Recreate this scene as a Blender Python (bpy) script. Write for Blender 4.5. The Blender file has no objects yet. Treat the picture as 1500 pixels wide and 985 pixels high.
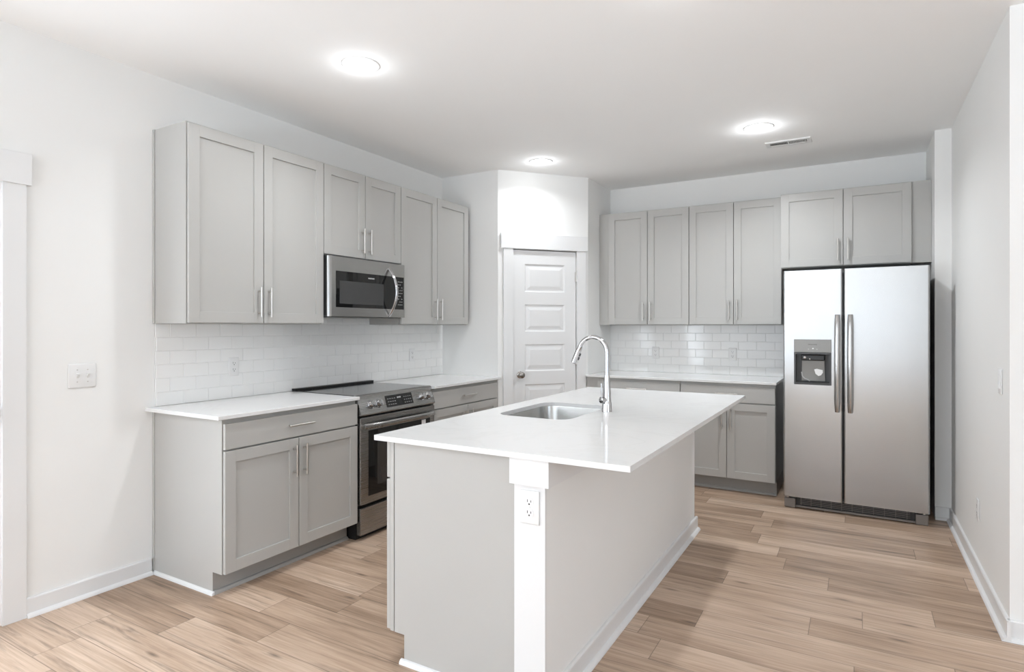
import bpy, bmesh, math, random
from mathutils import Vector
random.seed(7)
S = bpy.context.scene
COL = S.collection

# ------------------------------------------------------------------ camera, light, exposure
cam_d = bpy.data.cameras.new('camera')
cam_d.sensor_width = 36.0
cam_d.lens = 870.05 / 1500 * 36.0
cam_d.shift_y = -(492.5 - 479.03) / 1500
cam_d.clip_start = 0.05
cam = bpy.data.objects.new('camera', cam_d)
COL.objects.link(cam)
cam.location = (3.3509, -1.8372, 1.3544)
cam.rotation_euler = (math.radians(90), 0, math.radians(30.1357))
S.camera = cam

W = bpy.data.worlds.new('world')
S.world = W
W.use_nodes = True
W.node_tree.nodes['Background'].inputs[0].default_value = (0.93, 0.96, 1.0, 1)
W.node_tree.nodes['Background'].inputs[1].default_value = 0.6

S.view_settings.view_transform = 'Standard'
S.view_settings.look = 'None'
S.view_settings.exposure = 0.06
S.view_settings.gamma = 1.0
S.view_settings.use_curve_mapping = False
S.cycles.diffuse_bounces = 8
S.cycles.glossy_bounces = 6
S.cycles.max_bounces = 12
S.cycles.sample_clamp_indirect = 6.0
S.cycles.caustics_reflective = False
S.cycles.caustics_refractive = False

# lamps and daylight: power (W), colour
PW = {
    'CAN1_P': 1.1, 'CAN1_A': 9.5, 'CAN2_P': 1.2, 'CAN2_A': 5.5, 'CAN3_P': 1.7, 'CAN3_A': 15, 'CAN4_P': 1.2, 'CAN4_A': 2,   # recessed cans: bulb glow / downlight
    'WIN1': 56, 'WIN3': 250, 'WIN4': 50, 'DOOR': 50, 'GND1': 1400, 'GND3': 20,                                               # daylight, with added side and ceiling fill
}
CAN_COL = (0.96, 1.0, 1.04)
DAY_COL = (0.905, 1.0, 1.10)

def area_lamp(name, loc, rot, shape, sx, sy, power, color, spread=180):
    l = bpy.data.lights.new(name, 'AREA')
    l.shape = shape; l.size = sx
    if shape == 'RECTANGLE': l.size_y = sy
    l.energy = power; l.color = color; l.spread = math.radians(spread)
    o = bpy.data.objects.new(name, l)
    o.location = loc; o.rotation_euler = rot
    COL.objects.link(o)
    return o

H = 2.743
# daylight entering by the windows and the glazed door of the living area behind the camera
R_ = math.radians
area_lamp('daylight', (2.35, -6.50, 1.32), (R_(90), 0, 0), 'RECTANGLE', 3.9, 2.0, PW['WIN1'], DAY_COL)
area_lamp('daylight', (-0.20, -5.5, 1.4), (0, R_(-90), 0), 'RECTANGLE', 1.9, 2.6, PW['WIN3'], DAY_COL)
area_lamp('daylight', (7.20, -2.2, 1.4), (0, R_(90), 0), 'RECTANGLE', 1.9, 2.4, PW['WIN4'], (0.84, 1.0, 1.18))  # added side fill at an assumed window, bluer to offset warm floor bounce
area_lamp('daylight', (-0.14, -1.40, 1.08), (0, R_(-90), 0), 'RECTANGLE', 1.7, 1.35, PW['DOOR'], DAY_COL)
# added fill lamps outside the windows, aimed upward to brighten the ceiling
area_lamp('ground_light', (2.35, -7.7, -0.45), (R_(150), 0, 0), 'RECTANGLE', 4.0, 2.0, PW['GND1'], (0.87, 1.0, 1.13))
area_lamp('ground_light', (-1.35, -5.1, 0.0), (0, R_(-150), 0), 'RECTANGLE', 2.0, 2.4, PW['GND3'], DAY_COL)

# ------------------------------------------------------------------ materials
def mat(name, col, rough=0.5, metal=0.0, spec=0.5, noise=0.0, nscale=8.0, bump=0.0, bscale=60.0, coat=0.0, emit=None, estr=0.0, stretch=None):
    m = bpy.data.materials.new(name); m.use_nodes = True
    nt = m.node_tree; b = nt.nodes['Principled BSDF']
    b.inputs['Base Color'].default_value = (*col, 1)
    b.inputs['Roughness'].default_value = rough
    b.inputs['Metallic'].default_value = metal
    b.inputs['Specular IOR Level'].default_value = spec
    b.inputs['Coat Weight'].default_value = coat
    if emit:
        b.inputs['Emission Color'].default_value = (*emit, 1)
        b.inputs['Emission Strength'].default_value = estr
    if noise or bump:
        g = nt.nodes.new('ShaderNodeNewGeometry')
        v = g.outputs['Position']
        if stretch:
            mp = nt.nodes.new('ShaderNodeMapping'); mp.inputs['Scale'].default_value = stretch
            nt.links.new(v, mp.inputs['Vector']); v = mp.outputs['Vector']
    if noise:
        n = nt.nodes.new('ShaderNodeTexNoise'); n.inputs['Scale'].default_value = nscale; n.inputs['Detail'].default_value = 4
        nt.links.new(v, n.inputs['Vector'])
        r = nt.nodes.new('ShaderNodeMapRange')
        r.inputs['To Min'].default_value = 1 - noise; r.inputs['To Max'].default_value = 1 + noise
        nt.links.new(n.outputs['Fac'], r.inputs['Value'])
        mx = nt.nodes.new('ShaderNodeVectorMath'); mx.operation = 'SCALE'
        mx.inputs[0].default_value = col
        nt.links.new(r.outputs['Result'], mx.inputs['Scale'])
        nt.links.new(mx.outputs['Vector'], b.inputs['Base Color'])
    if bump:
        n2 = nt.nodes.new('ShaderNodeTexNoise'); n2.inputs['Scale'].default_value = bscale; n2.inputs['Detail'].default_value = 3
        nt.links.new(v, n2.inputs['Vector'])
        bp = nt.nodes.new('ShaderNodeBump'); bp.inputs['Strength'].default_value = bump; bp.inputs['Distance'].default_value = 0.002
        nt.links.new(n2.outputs['Fac'], bp.inputs['Height'])
        nt.links.new(bp.outputs['Normal'], b.inputs['Normal'])
    return m

M_WALL = mat('wall_paint', (0.80, 0.80, 0.788), 0.75, noise=0.012, nscale=3, bump=0.08, bscale=350)
M_CEIL = mat('ceiling_paint', (0.91, 0.908, 0.90), 0.9, noise=0.01, nscale=3, bump=0.1, bscale=300)
M_TRIM = mat('trim_paint', (0.745, 0.747, 0.747), 0.35, noise=0.006, nscale=4)
M_CAB = mat('gray_cabinet_paint', (0.45, 0.444, 0.426), 0.36, noise=0.015, nscale=5)
M_KICK = mat('gray_toe_kick', (0.36, 0.355, 0.34), 0.5, noise=0.02, nscale=5)
M_TILE = mat('white_glazed_tile', (0.82, 0.82, 0.81), 0.09, noise=0.01, nscale=4, bump=0.04, bscale=14)
M_GROUT = mat('white_grout', (0.74, 0.74, 0.73), 0.9, noise=0.03, nscale=60)
M_PLATE = mat('white_plastic', (0.76, 0.76, 0.755), 0.3, noise=0.004, nscale=20)
M_SLOT = mat('dark_slot', (0.03, 0.03, 0.03), 0.6, noise=0.05, nscale=20)
M_SLOTG = mat('grey_slot', (0.2, 0.2, 0.2), 0.6, noise=0.05, nscale=20)
M_NICKEL = mat('brushed_nickel', (0.62, 0.60, 0.57), 0.28, 1.0, noise=0.03, nscale=40)
M_CHROME = mat('chrome', (0.56, 0.56, 0.57), 0.07, 1.0, noise=0.004, nscale=20)
M_KNOBM = mat('satin_nickel_knob', (0.35, 0.33, 0.31), 0.25, 1.0, noise=0.03, nscale=40)
M_BLACK = mat('black_enamel', (0.012, 0.012, 0.012), 0.35, noise=0.05, nscale=20)
M_BGLASS = mat('black_glass', (0.008, 0.008, 0.008), 0.03, spec=0.5, noise=0.05, nscale=10)
M_COOK = mat('glass_cooktop', (0.03, 0.03, 0.03), 0.12, spec=0.8, noise=0.05, nscale=10)
M_DGREY = mat('dark_grey_plastic', (0.05, 0.05, 0.05), 0.35, noise=0.05, nscale=15)
M_MGREY = mat('grey_plastic', (0.30, 0.30, 0.29), 0.4, noise=0.03, nscale=15)
M_LGREY = mat('light_grey_print', (0.45, 0.45, 0.45), 0.5, noise=0.03, nscale=15)
M_FOOT = mat('taupe_plastic', (0.20, 0.18, 0.165), 0.45, noise=0.03, nscale=15)
M_WHITE = mat('white_print', (0.85, 0.85, 0.85), 0.5, noise=0.01, nscale=15)
M_LENS = mat('lamp_lens', (1, 1, 1), 0.4, noise=0.001, emit=(1.0, 0.98, 0.95), estr=14.0)
M_BAFFLE = mat('can_baffle', (0.85, 0.85, 0.84), 0.5, noise=0.005)
M_DARKGAP = mat('shadow_gap', (0.05, 0.05, 0.048), 0.8, noise=0.05, nscale=20)

def pane_glass():
    m = bpy.data.materials.new('window_pane'); m.use_nodes = True
    nt = m.node_tree; nt.nodes.remove(nt.nodes['Principled BSDF'])
    t = nt.nodes.new('ShaderNodeBsdfTransparent'); g = nt.nodes.new('ShaderNodeBsdfGlossy'); g.inputs['Roughness'].default_value = 0.02
    mx = nt.nodes.new('ShaderNodeMixShader'); mx.inputs[0].default_value = 0.05
    nt.links.new(t.outputs[0], mx.inputs[1]); nt.links.new(g.outputs[0], mx.inputs[2])
    nt.links.new(mx.outputs[0], nt.nodes['Material Output'].inputs[0])
    return m
M_PANE = pane_glass()

def steel(name, col, rough, axis, rb=0.05):
    """brushed steel, grain along axis ('x','y','z')"""
    m = mat(name, col, rough, 1.0)
    nt = m.node_tree; b = nt.nodes['Principled BSDF']
    g = nt.nodes.new('ShaderNodeNewGeometry'); mp = nt.nodes.new('ShaderNodeMapping')
    sc = {'x': (2, 400, 400), 'y': (400, 2, 400), 'z': (400, 400, 2)}[axis]
    mp.inputs['Scale'].default_value = sc
    n = nt.nodes.new('ShaderNodeTexNoise'); n.inputs['Scale'].default_value = 1; n.inputs['Detail'].default_value = 2
    nt.links.new(g.outputs['Position'], mp.inputs['Vector']); nt.links.new(mp.outputs['Vector'], n.inputs['Vector'])
    r = nt.nodes.new('ShaderNodeMapRange'); r.inputs['To Min'].default_value = rough - rb; r.inputs['To Max'].default_value = rough + rb
    nt.links.new(n.outputs['Fac'], r.inputs['Value']); nt.links.new(r.outputs['Result'], b.inputs['Roughness'])
    n2 = nt.nodes.new('ShaderNodeTexNoise'); n2.inputs['Scale'].default_value = 1.7; n2.inputs['Detail'].default_value = 1
    nt.links.new(g.outputs['Position'], n2.inputs['Vector'])
    bp = nt.nodes.new('ShaderNodeBump'); bp.inputs['Strength'].default_value = 0.25; bp.inputs['Distance'].default_value = 0.004
    nt.links.new(n2.outputs['Fac'], bp.inputs['Height']); nt.links.new(bp.outputs['Normal'], b.inputs['Normal'])
    b.inputs['Anisotropic'].default_value = 0.5
    return m

M_STEEL = steel('brushed_steel_fridge', (0.43, 0.426, 0.42), 0.24, 'x', 0.04)
M_STEELY = steel('brushed_steel_range', (0.36, 0.355, 0.345), 0.27, 'y')
M_STEELM = steel('brushed_steel_microwave', (0.46, 0.455, 0.445), 0.25, 'y')
M_SINK = mat('brushed_steel_sink', (0.46, 0.455, 0.44), 0.24, 1.0, noise=0.03, nscale=6)

def quartz():
    m = mat('white_quartz', (0.80, 0.80, 0.79), 0.10)
    nt = m.node_tree; b = nt.nodes['Principled BSDF']
    g = nt.nodes.new('ShaderNodeNewGeometry')
    n = nt.nodes.new('ShaderNodeTexNoise'); n.inputs['Scale'].default_value = 1.6; n.inputs['Detail'].default_value = 6
    n.inputs['Distortion'].default_value = 2.2
    nt.links.new(g.outputs['Position'], n.inputs['Vector'])
    s = nt.nodes.new('ShaderNodeMath'); s.operation = 'SUBTRACT'; s.inputs[1].default_value = 0.5
    a = nt.nodes.new('ShaderNodeMath'); a.operation = 'ABSOLUTE'
    nt.links.new(n.outputs['Fac'], s.inputs[0]); nt.links.new(s.outputs[0], a.inputs[0])
    r = nt.nodes.new('ShaderNodeMapRange'); r.inputs['From Max'].default_value = 0.03
    r.inputs['To Min'].default_value = 0.35; r.inputs['To Max'].default_value = 0.0
    nt.links.new(a.outputs[0], r.inputs['Value'])
    n2 = nt.nodes.new('ShaderNodeTexNoise'); n2.inputs['Scale'].default_value = 2.5
    nt.links.new(g.outputs['Position'], n2.inputs['Vector'])
    mu = nt.nodes.new('ShaderNodeMath'); mu.operation = 'MULTIPLY'
    nt.links.new(r.outputs['Result'], mu.inputs[0]); nt.links.new(n2.outputs['Fac'], mu.inputs[1])
    mx = nt.nodes.new('ShaderNodeMix'); mx.data_type = 'RGBA'
    mx.inputs[6].default_value = (0.75, 0.75, 0.745, 1); mx.inputs[7].default_value = (0.62, 0.61, 0.60, 1)
    nt.links.new(mu.outputs[0], mx.inputs[0]); nt.links.new(mx.outputs[2], b.inputs['Base Color'])
    return m
M_QUARTZ = quartz()

def wood_floor():
    m = mat('oak_plank_floor', (0.4, 0.28, 0.2), 0.42)
    nt = m.node_tree; b = nt.nodes['Principled BSDF']; L = nt.links
    def N(t, **k):
        n = nt.nodes.new(t)
        for a, v in k.items(): setattr(n, a, v)
        return n
    def math_(op, a, c=None, d=None):
        n = N('ShaderNodeMath', operation=op)
        for i, v in enumerate((a, c, d)):
            if v is None: continue
            if isinstance(v, (int, float)): n.inputs[i].default_value = v
            else: L.new(v, n.inputs[i])
        return n.outputs[0]
    g = N('ShaderNodeNewGeometry'); sp = N('ShaderNodeSeparateXYZ'); L.new(g.outputs['Position'], sp.inputs[0])
    X, Y = sp.outputs[0], sp.outputs[1]
    rowf = math_('DIVIDE', math_('ADD', Y, 0.72 + 0.1793 * 40), 0.1793)
    row = math_('FLOOR', rowf); rfr = math_('FRACT', rowf)
    wn = N('ShaderNodeTexWhiteNoise', noise_dimensions='1D'); L.new(row, wn.inputs['W'])
    wn2 = N('ShaderNodeTexWhiteNoise', noise_dimensions='1D'); L.new(math_('ADD', row, 91.3), wn2.inputs['W'])
    length = math_('ADD', math_('MULTIPLY', wn2.outputs['Value'], 0.35), 0.8)
    cf = math_('DIVIDE', math_('ADD', math_('ADD', X, 20), math_('MULTIPLY', wn.outputs['Value'], 1.3)), length)
    colm = math_('FLOOR', cf); cfr = math_('FRACT', cf)
    cb = N('ShaderNodeCombineXYZ'); L.new(row, cb.inputs[0]); L.new(colm, cb.inputs[1])
    pid = N('ShaderNodeTexWhiteNoise', noise_dimensions='3D'); L.new(cb.outputs[0], pid.inputs['Vector'])
    # seams
    e1 = math_('MINIMUM', rfr, math_('SUBTRACT', 1.0, rfr))
    e1 = math_('MULTIPLY', e1, 0.1793)
    e2 = math_('MULTIPLY', math_('MINIMUM', cfr, math_('SUBTRACT', 1.0, cfr)), length)
    ed = math_('MINIMUM', e1, e2)
    seam = N('ShaderNodeMapRange'); L.new(ed, seam.inputs['Value'])
    seam.inputs['From Min'].default_value = 0.0006; seam.inputs['From Max'].default_value = 0.0022
    seam.inputs['To Min'].default_value = 0.45; seam.inputs['To Max'].default_value = 1.0
    # grain, stretched along the plank and shifted per plank
    of = N('ShaderNodeVectorMath', operation='SCALE'); L.new(pid.outputs['Color'], of.inputs[0]); of.inputs['Scale'].default_value = 37.0
    pv = N('ShaderNodeVectorMath', operation='ADD'); L.new(g.outputs['Position'], pv.inputs[0]); L.new(of.outputs[0], pv.inputs[1])
    def noise(scale, detail, dist=0.0, rough=0.5):
        mp = N('ShaderNodeMapping'); mp.inputs['Scale'].default_value = scale; L.new(pv.outputs[0], mp.inputs['Vector'])
        n = N('ShaderNodeTexNoise'); n.inputs['Scale'].default_value = 1.0; n.inputs['Detail'].default_value = detail
        n.inputs['Distortion'].default_value = dist; n.inputs['Roughness'].default_value = rough
        L.new(mp.outputs[0], n.inputs['Vector']); return n.outputs['Fac']
    big = noise((1.6, 13.0, 1), 3, 0.6)
    fine = noise((2.6, 95.0, 1), 5, 0.5, 0.65)
    streak = noise((1.1, 24.0, 1), 5, 1.6, 0.6)
    ramp = N('ShaderNodeValToRGB'); cr = ramp.color_ramp
    cr.elements[0].position = 0.18; cr.elements[0].color = (0.24, 0.157, 0.104, 1)
    cr.elements[1].position = 0.82; cr.elements[1].color = (0.62, 0.475, 0.365, 1)
    e = cr.elements.new(0.5); e.color = (0.435, 0.31, 0.222, 1)
    tone = math_('ADD', math_('MULTIPLY', pid.outputs['Value'], 0.30), math_('MULTIPLY', big, 0.70))
    tone = math_('ADD', tone, math_('MULTIPLY', math_('SUBTRACT', fine, 0.5), 0.75))
    L.new(tone, ramp.inputs['Fac'])
    dk = N('ShaderNodeMapRange'); L.new(streak, dk.inputs['Value'])
    dk.inputs['From Min'].default_value = 0.55; dk.inputs['From Max'].default_value = 0.72
    dk.inputs['To Min'].default_value = 1.0; dk.inputs['To Max'].default_value = 0.52
    # scattered small knots
    mpk = N('ShaderNodeMapping'); mpk.inputs['Scale'].default_value = (0.8, 3.6, 1); L.new(pv.outputs[0], mpk.inputs['Vector'])
    vk = N('ShaderNodeTexVoronoi'); vk.inputs['Scale'].default_value = 1.0; vk.voronoi_dimensions = '2D'; L.new(mpk.outputs[0], vk.inputs['Vector'])
    kn = N('ShaderNodeMapRange'); L.new(vk.outputs['Distance'], kn.inputs['Value'])
    kn.inputs['From Min'].default_value = 0.008; kn.inputs['From Max'].default_value = 0.045
    kn.inputs['To Min'].default_value = 0.48; kn.inputs['To Max'].default_value = 1.0
    mul = math_('MULTIPLY', math_('MULTIPLY', seam.outputs['Result'], dk.outputs['Result']), kn.outputs['Result'])
    fin = N('ShaderNodeVectorMath', operation='SCALE'); L.new(ramp.outputs['Color'], fin.inputs[0]); L.new(mul, fin.inputs['Scale'])
    L.new(fin.outputs[0], b.inputs['Base Color'])
    rr = N('ShaderNodeMapRange'); L.new(fine, rr.inputs['Value']); rr.inputs['To Min'].default_value = 0.34; rr.inputs['To Max'].default_value = 0.5
    L.new(rr.outputs['Result'], b.inputs['Roughness'])
    bp = N('ShaderNodeBump'); bp.inputs['Strength'].default_value = 0.25; bp.inputs['Distance'].default_value = 0.001
    L.new(mul, bp.inputs['Height']); L.new(bp.outputs['Normal'], b.inputs['Normal'])
    return m
M_FLOOR = wood_floor()

# ------------------------------------------------------------------ mesh helpers
class F:
    """a local frame: u along the wall, d out of the wall, z up"""
    def __init__(s, o, u, d): s.o, s.u, s.d = Vector(o), Vector(u), Vector(d)
    def __call__(s, u, d, z): return s.o + s.u * u + s.d * d + Vector((0, 0, z))
WORLD = F((0, 0, 0), (1, 0, 0), (0, 1, 0))

class MB:
    def __init__(s, f=WORLD): s.bm = bmesh.new(); s.f = f
    def box(s, u0, u1, d0, d1, z0, z1, bev=0.0, seg=2):
        vs = [s.bm.verts.new(s.f(u, d, z)) for u in (u0, u1) for d in (d0, d1) for z in (z0, z1)]
        fs = [s.bm.faces.new([vs[i] for i in q]) for q in ((0, 1, 3, 2), (4, 6, 7, 5), (0, 4, 5, 1), (2, 3, 7, 6), (0, 2, 6, 4), (1, 5, 7, 3))]
        if bev:
            es = list({e for f in fs for e in f.edges})
            bmesh.ops.bevel(s.bm, geom=es, offset=bev, segments=seg, affect='EDGES', profile=0.5)
        return s
    def prism(s, pts, fn):
        """pts: list of 2-D points; fn(p, k) -> local (u,d,z) for k = 0 / 1"""
        a = [s.bm.verts.new(s.f(*fn(p, 0))) for p in pts]; b = [s.bm.verts.new(s.f(*fn(p, 1))) for p in pts]
        s.bm.faces.new(a); s.bm.faces.new(b)
        for i in range(len(pts)):
            j = (i + 1) % len(pts); s.bm.faces.new((a[i], a[j], b[j], b[i]))
        return s
    def profile_u(s, pts, u0, u1): return s.prism(pts, lambda p, k: (u1 if k else u0, p[0], p[1]))   # pts (d,z)
    def profile_z(s, pts, z0, z1): return s.prism(pts, lambda p, k: (p[0], p[1], z1 if k else z0))   # pts (u,d)
    def profile_d(s, pts, d0, d1): return s.prism(pts, lambda p, k: (p[0], d1 if k else d0, p[1]))   # pts (u,z)
    def quad(s, *p): s.bm.faces.new([s.bm.verts.new(s.f(*q)) for q in p]); return s
    def rings(s, rings, cap0=True, cap1=True, closed=True):
        vs = [[s.bm.verts.new(s.f(*p)) for p in r] for r in rings]
        n = len(vs[0])
        for a, b in zip(vs[:-1], vs[1:]):
            for i in range(n if closed else n - 1):
                j = (i + 1) % n; s.bm.faces.new((a[i], a[j], b[j], b[i]))
        if cap0: s.bm.faces.new(vs[0])
        if cap1: s.bm.faces.new(vs[-1])
        return s
    def lathe(s, c, axis, prof, n=32, cap0=True, cap1=True):
        """prof: (r, h) along axis from c, both in local frame"""
        ax = Vector(axis).normalized(); t = Vector((0, 0, 1)) if abs(ax.z) < 0.9 else Vector((1, 0, 0))
        e1 = ax.cross(t).normalized(); e2 = ax.cross(e1)
        c = Vector(c)
        rr = []
        for r, h in prof:
            rr.append([c + ax * h + e1 * (r * math.cos(6.283185 * k / n)) + e2 * (r * math.sin(6.283185 * k / n)) for k in range(n)])
        return s.rings(rr, cap0, cap1)
    def tube(s, path, rad, n=16, flat=1.0, up=None):
        """path of local points; rad number or list; flat squashes along 'up'"""
        P = [Vector(p) for p in path]; R = rad if isinstance(rad, (list, tuple)) else [rad] * len(P)
        rr = []
        e1 = None
        for i, p in enumerate(P):
            t = (P[min(i + 1, len(P) - 1)] - P[max(i - 1, 0)]).normalized()
            if e1 is None:
                h = Vector(up) if up else (Vector((0, 0, 1)) if abs(t.z) < 0.9 else Vector((1, 0, 0)))
                e1 = (h - t * h.dot(t)).normalized()
            else: e1 = (e1 - t * e1.dot(t)).normalized()
            e2 = t.cross(e1)
            rr.append([p + e1 * (R[i] * flat * math.cos(6.283185 * k / n)) + e2 * (R[i] * math.sin(6.283185 * k / n)) for k in range(n)])
        return s.rings(rr)
    def build(s, name, m, parent=None, smooth=False, angle=35):
        bm = s.bm
        bmesh.ops.recalc_face_normals(bm, faces=bm.faces)
        loc = parent.matrix_world_loc if False else (Vector(parent['_o']) if parent is not None and '_o' in parent else Vector((0, 0, 0)))
        if parent is None:
            lo = Vector([min(v.co[i] for v in bm.verts) for i in range(3)]); hi = Vector([max(v.co[i] for v in bm.verts) for i in range(3)])
            loc = Vector(((lo.x + hi.x) / 2, (lo.y + hi.y) / 2, lo.z))
        bmesh.ops.translate(bm, verts=bm.verts, vec=-loc)
        me = bpy.data.meshes.new(name); bm.to_mesh(me); bm.free()
        me.materials.append(m)
        if smooth:
            for p in me.polygons: p.use_smooth = True
            me.set_sharp_from_angle(angle=math.radians(angle))
        o = bpy.data.objects.new(name, me); COL.objects.link(o)
        if parent is not None:
            o.parent = parent; o['_o'] = tuple(loc)
        else:
            o.location = loc; o['_o'] = tuple(loc)
        return o

def tag(o, label, cat, group=None, kind=None):
    o['label'] = label; o['category'] = cat
    if group: o['group'] = group
    if kind: o['kind'] = kind
    return o
def thing(name, loc, label, cat, group=None, kind=None):
    o = bpy.data.objects.new(name, None); o.empty_display_size = 0.1
    COL.objects.link(o); o.location = loc; o['_o'] = tuple(loc)
    return tag(o, label, cat, group, kind)
def structure(mb, name, m, label, cat):
    return tag(mb.build(name, m), label, cat, kind='structure')
def text_mesh(body, size, f, u, d, z, name, m, parent, flip=1):
    cu = bpy.data.curves.new('lettering', 'FONT'); cu.body = body; cu.size = size; cu.align_x = 'CENTER'; cu.align_y = 'CENTER'
    cu.extrude = 0.0003
    t = bpy.data.objects.new('lettering', cu); COL.objects.link(t)
    bpy.context.view_layer.update()
    dg = bpy.context.evaluated_depsgraph_get()
    me = bpy.data.meshes.new_from_object(t.evaluated_get(dg))
    bpy.data.objects.remove(t); bpy.data.curves.remove(cu)
    off = Vector(parent['_o'])
    for v in me.vertices:
        v.co = f(u + flip * v.co.x, d + v.co.z, z + v.co.y) - off
    me.materials.clear(); me.materials.append(m)
    o = bpy.data.objects.new(name, me); COL.objects.link(o); o.parent = parent; o['_o'] = tuple(off)
    return o

# ------------------------------------------------------------------ room
YB, YP, XA, XB, YC = 3.885, 2.633, 0.612, 1.187, 3.300
XR1, YS, XR2, YE = 3.827, 3.29, 3.923, 1.467
LW = F((0, 0, 0), (0, 1, 0), (1, 0, 0))            # left wall: u = y, d = x
BW = F((0, YB, 0), (1, 0, 0), (0, -1, 0))          # back wall: u = x, d = -y
dv = Vector((XB - XA, YC - YP, 0)); DLEN = dv.length; dt = dv.normalized()
DW = F((XA, YP, 0), dt, (dt.y, -dt.x, 0))          # diagonal pantry wall
RW = F((XR2, 0, 0), (0, 1, 0), (-1, 0, 0))         # right wall: u = y, d toward the room

structure(MB().box(-0.12, 7.12, -6.4, 4.1, -0.1, 0.0), 'floor', M_FLOOR, 'light oak plank floor running across the whole kitchen', 'floor')
structure(MB().box(-0.2, 7.2, -6.5, 4.1, H, H + 0.1), 'ceiling', M_CEIL, 'flat white ceiling with recessed lights', 'ceiling')
# left wall with the opening of door_2
DY0, DY1 = -1.60, -0.675
structure(MB().box(-0.12, 0, DY1, 4.0, 0, H).box(-0.12, 0, -4.3, DY0, 0, H).box(-0.12, 0, -6.4, -5.9, 0, H).box(-0.12, 0, -5.9, -4.3, 0, 0.45).box(-0.12, 0, -5.9, -4.3, 2.35, H).box(-0.12, 0, DY0, DY1, 2.03, H),
          'wall_left', M_WALL, 'long white left wall behind the range', 'wall')
structure(MB().box(0, XR1 + 0.3, YB, YB + 0.12, 0, H), 'wall_back', M_WALL, 'white back wall behind the refrigerator', 'wall')
structure(MB().box(0, XA, YP, YP + 0.10, 0, H), 'wall_pantry_left', M_WALL, 'short white pantry wall at the end of the left counter', 'wall')
structure(MB().box(XB - 0.10, XB, YC, YB, 0, H), 'wall_pantry_right', M_WALL, 'short white pantry wall left of the back counter', 'wall')
D0, D1, DTOP = 0.143, 0.758, 2.046
structure(MB(DW).box(0, D0 - 0.004, -0.10, 0, 0, H).box(D1 + 0.004, DLEN, -0.10, 0, 0, H).box(D0 - 0.004, D1 + 0.004, -0.10, 0, DTOP + 0.004, H),
          'wall_pantry_diagonal', M_WALL, 'angled white pantry wall around the panelled door', 'wall')
structure(MB().profile_z([(XR1, YB), (XR1, YS), (XR2, YS), (XR2, YE), (XR2 + 0.13, YE), (XR2 + 0.13, YB)], 0, H),
          'wall_right', M_WALL, 'white right wall stepping in beside the refrigerator', 'wall')
structure(MB().box(XR2 + 0.13, 7.1, YE, YE + 0.13, 0, H), 'wall_hall', M_WALL, 'white wall returning to the right at the picture edge', 'wall')
structure(MB().box(7.0, 7.12, -6.4, -3.4, 0, H).box(7.0, 7.12, -1.0, YE, 0, H).box(7.0, 7.12, -3.4, -1.0, 0, 0.45).box(7.0, 7.12, -3.4, -1.0, 2.35, H), 'wall_living', M_WALL, 'white far right wall of the living area', 'wall')
# rear wall with two window openings
structure(MB().box(-0.12, 0.4, -6.4, -6.28, 0, H).box(4.3, 7.12, -6.4, -6.28, 0, H).box(0.4, 4.3, -6.4, -6.28, 2.33, H).box(0.4, 4.3, -6.4, -6.28, 0, 0.32),
          'wall_rear', M_WALL, 'white wall with a wide window behind the viewer', 'wall')

def window(name, f, u0, u1, z0, z1, label, bars=1):
    """frame and panes set into an opening; d runs through the wall"""
    w = thing(name, f((u0 + u1) / 2, 0, z0), label, 'window', kind='structure')
    mb = MB(f)
    mb.box(u0, u0 + 0.05, -0.07, 0.01, z0, z1).box(u1 - 0.05, u1, -0.07, 0.01, z0, z1)
    for k in range(1, bars + 1):
        c = u0 + (u1 - u0) * k / (bars + 1); mb.box(c - 0.03, c + 0.03, -0.07, 0.01, z0, z1)
    mb.box(u0, u1, -0.07, 0.01, z0, z0 + 0.05).box(u0, u1, -0.07, 0.01, z1 - 0.05, z1)
    mb.build('frame', M_TRIM, w)
    MB(f).box(u0 + 0.04, u1 - 0.04, -0.034, -0.030, z0 + 0.04, z1 - 0.04).build('pane', M_PANE, w)
window('window_1', F((0, -6.29, 0), (1, 0, 0), (0, 1, 0)), 0.4, 4.3, 0.32, 2.33, 'wide white framed window behind the viewer', 2)
window('window_2', F((-0.01, 0, 0), (0, 1, 0), (1, 0, 0)), -5.9, -4.3, 0.45, 2.35, 'white framed window in the left wall behind the viewer')
window('window_3', F((7.01, 0, 0), (0, 1, 0), (-1, 0, 0)), -3.4, -1.0, 0.45, 2.35, 'white framed window in the far right wall')

# baseboards: board + quarter-round shoe
def base_profile(h=0.089, t=0.014):
    sh = [(t + 0.018 * math.cos(a), 0.018 * math.sin(a)) for a in (0, 0.4, 0.8, 1.2, 1.5708)]
    return [(0, 0)] + sh + [(t, h - 0.006), (t - 0.003, h - 0.001), (t - 0.006, h), (0, h)]
BP = base_profile()
structure(MB(LW).profile_u(BP, -0.583, -0.016), 'baseboard_left', M_TRIM, 'white baseboard under the light switch, left of the cabinets', 'baseboard')
structure(MB(RW).profile_u(BP, YE - 0.032, YS), 'baseboard_right', M_TRIM, 'white baseboard along the right wall', 'baseboard')
structure(MB(F((0, YE, 0), (1, 0, 0), (0, -1, 0))).profile_u(BP, XR2 - 0.014, 7.0), 'baseboard_hall', M_TRIM, 'white baseboard on the wall at the right picture edge', 'baseboard')
structure(MB(F((0, YS, 0), (1, 0, 0), (0, -1, 0))).profile_u(BP, XR1, XR2 - 0.014), 'baseboard_stub', M_TRIM, 'short white baseboard beside the refrigerator', 'baseboard')

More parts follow.
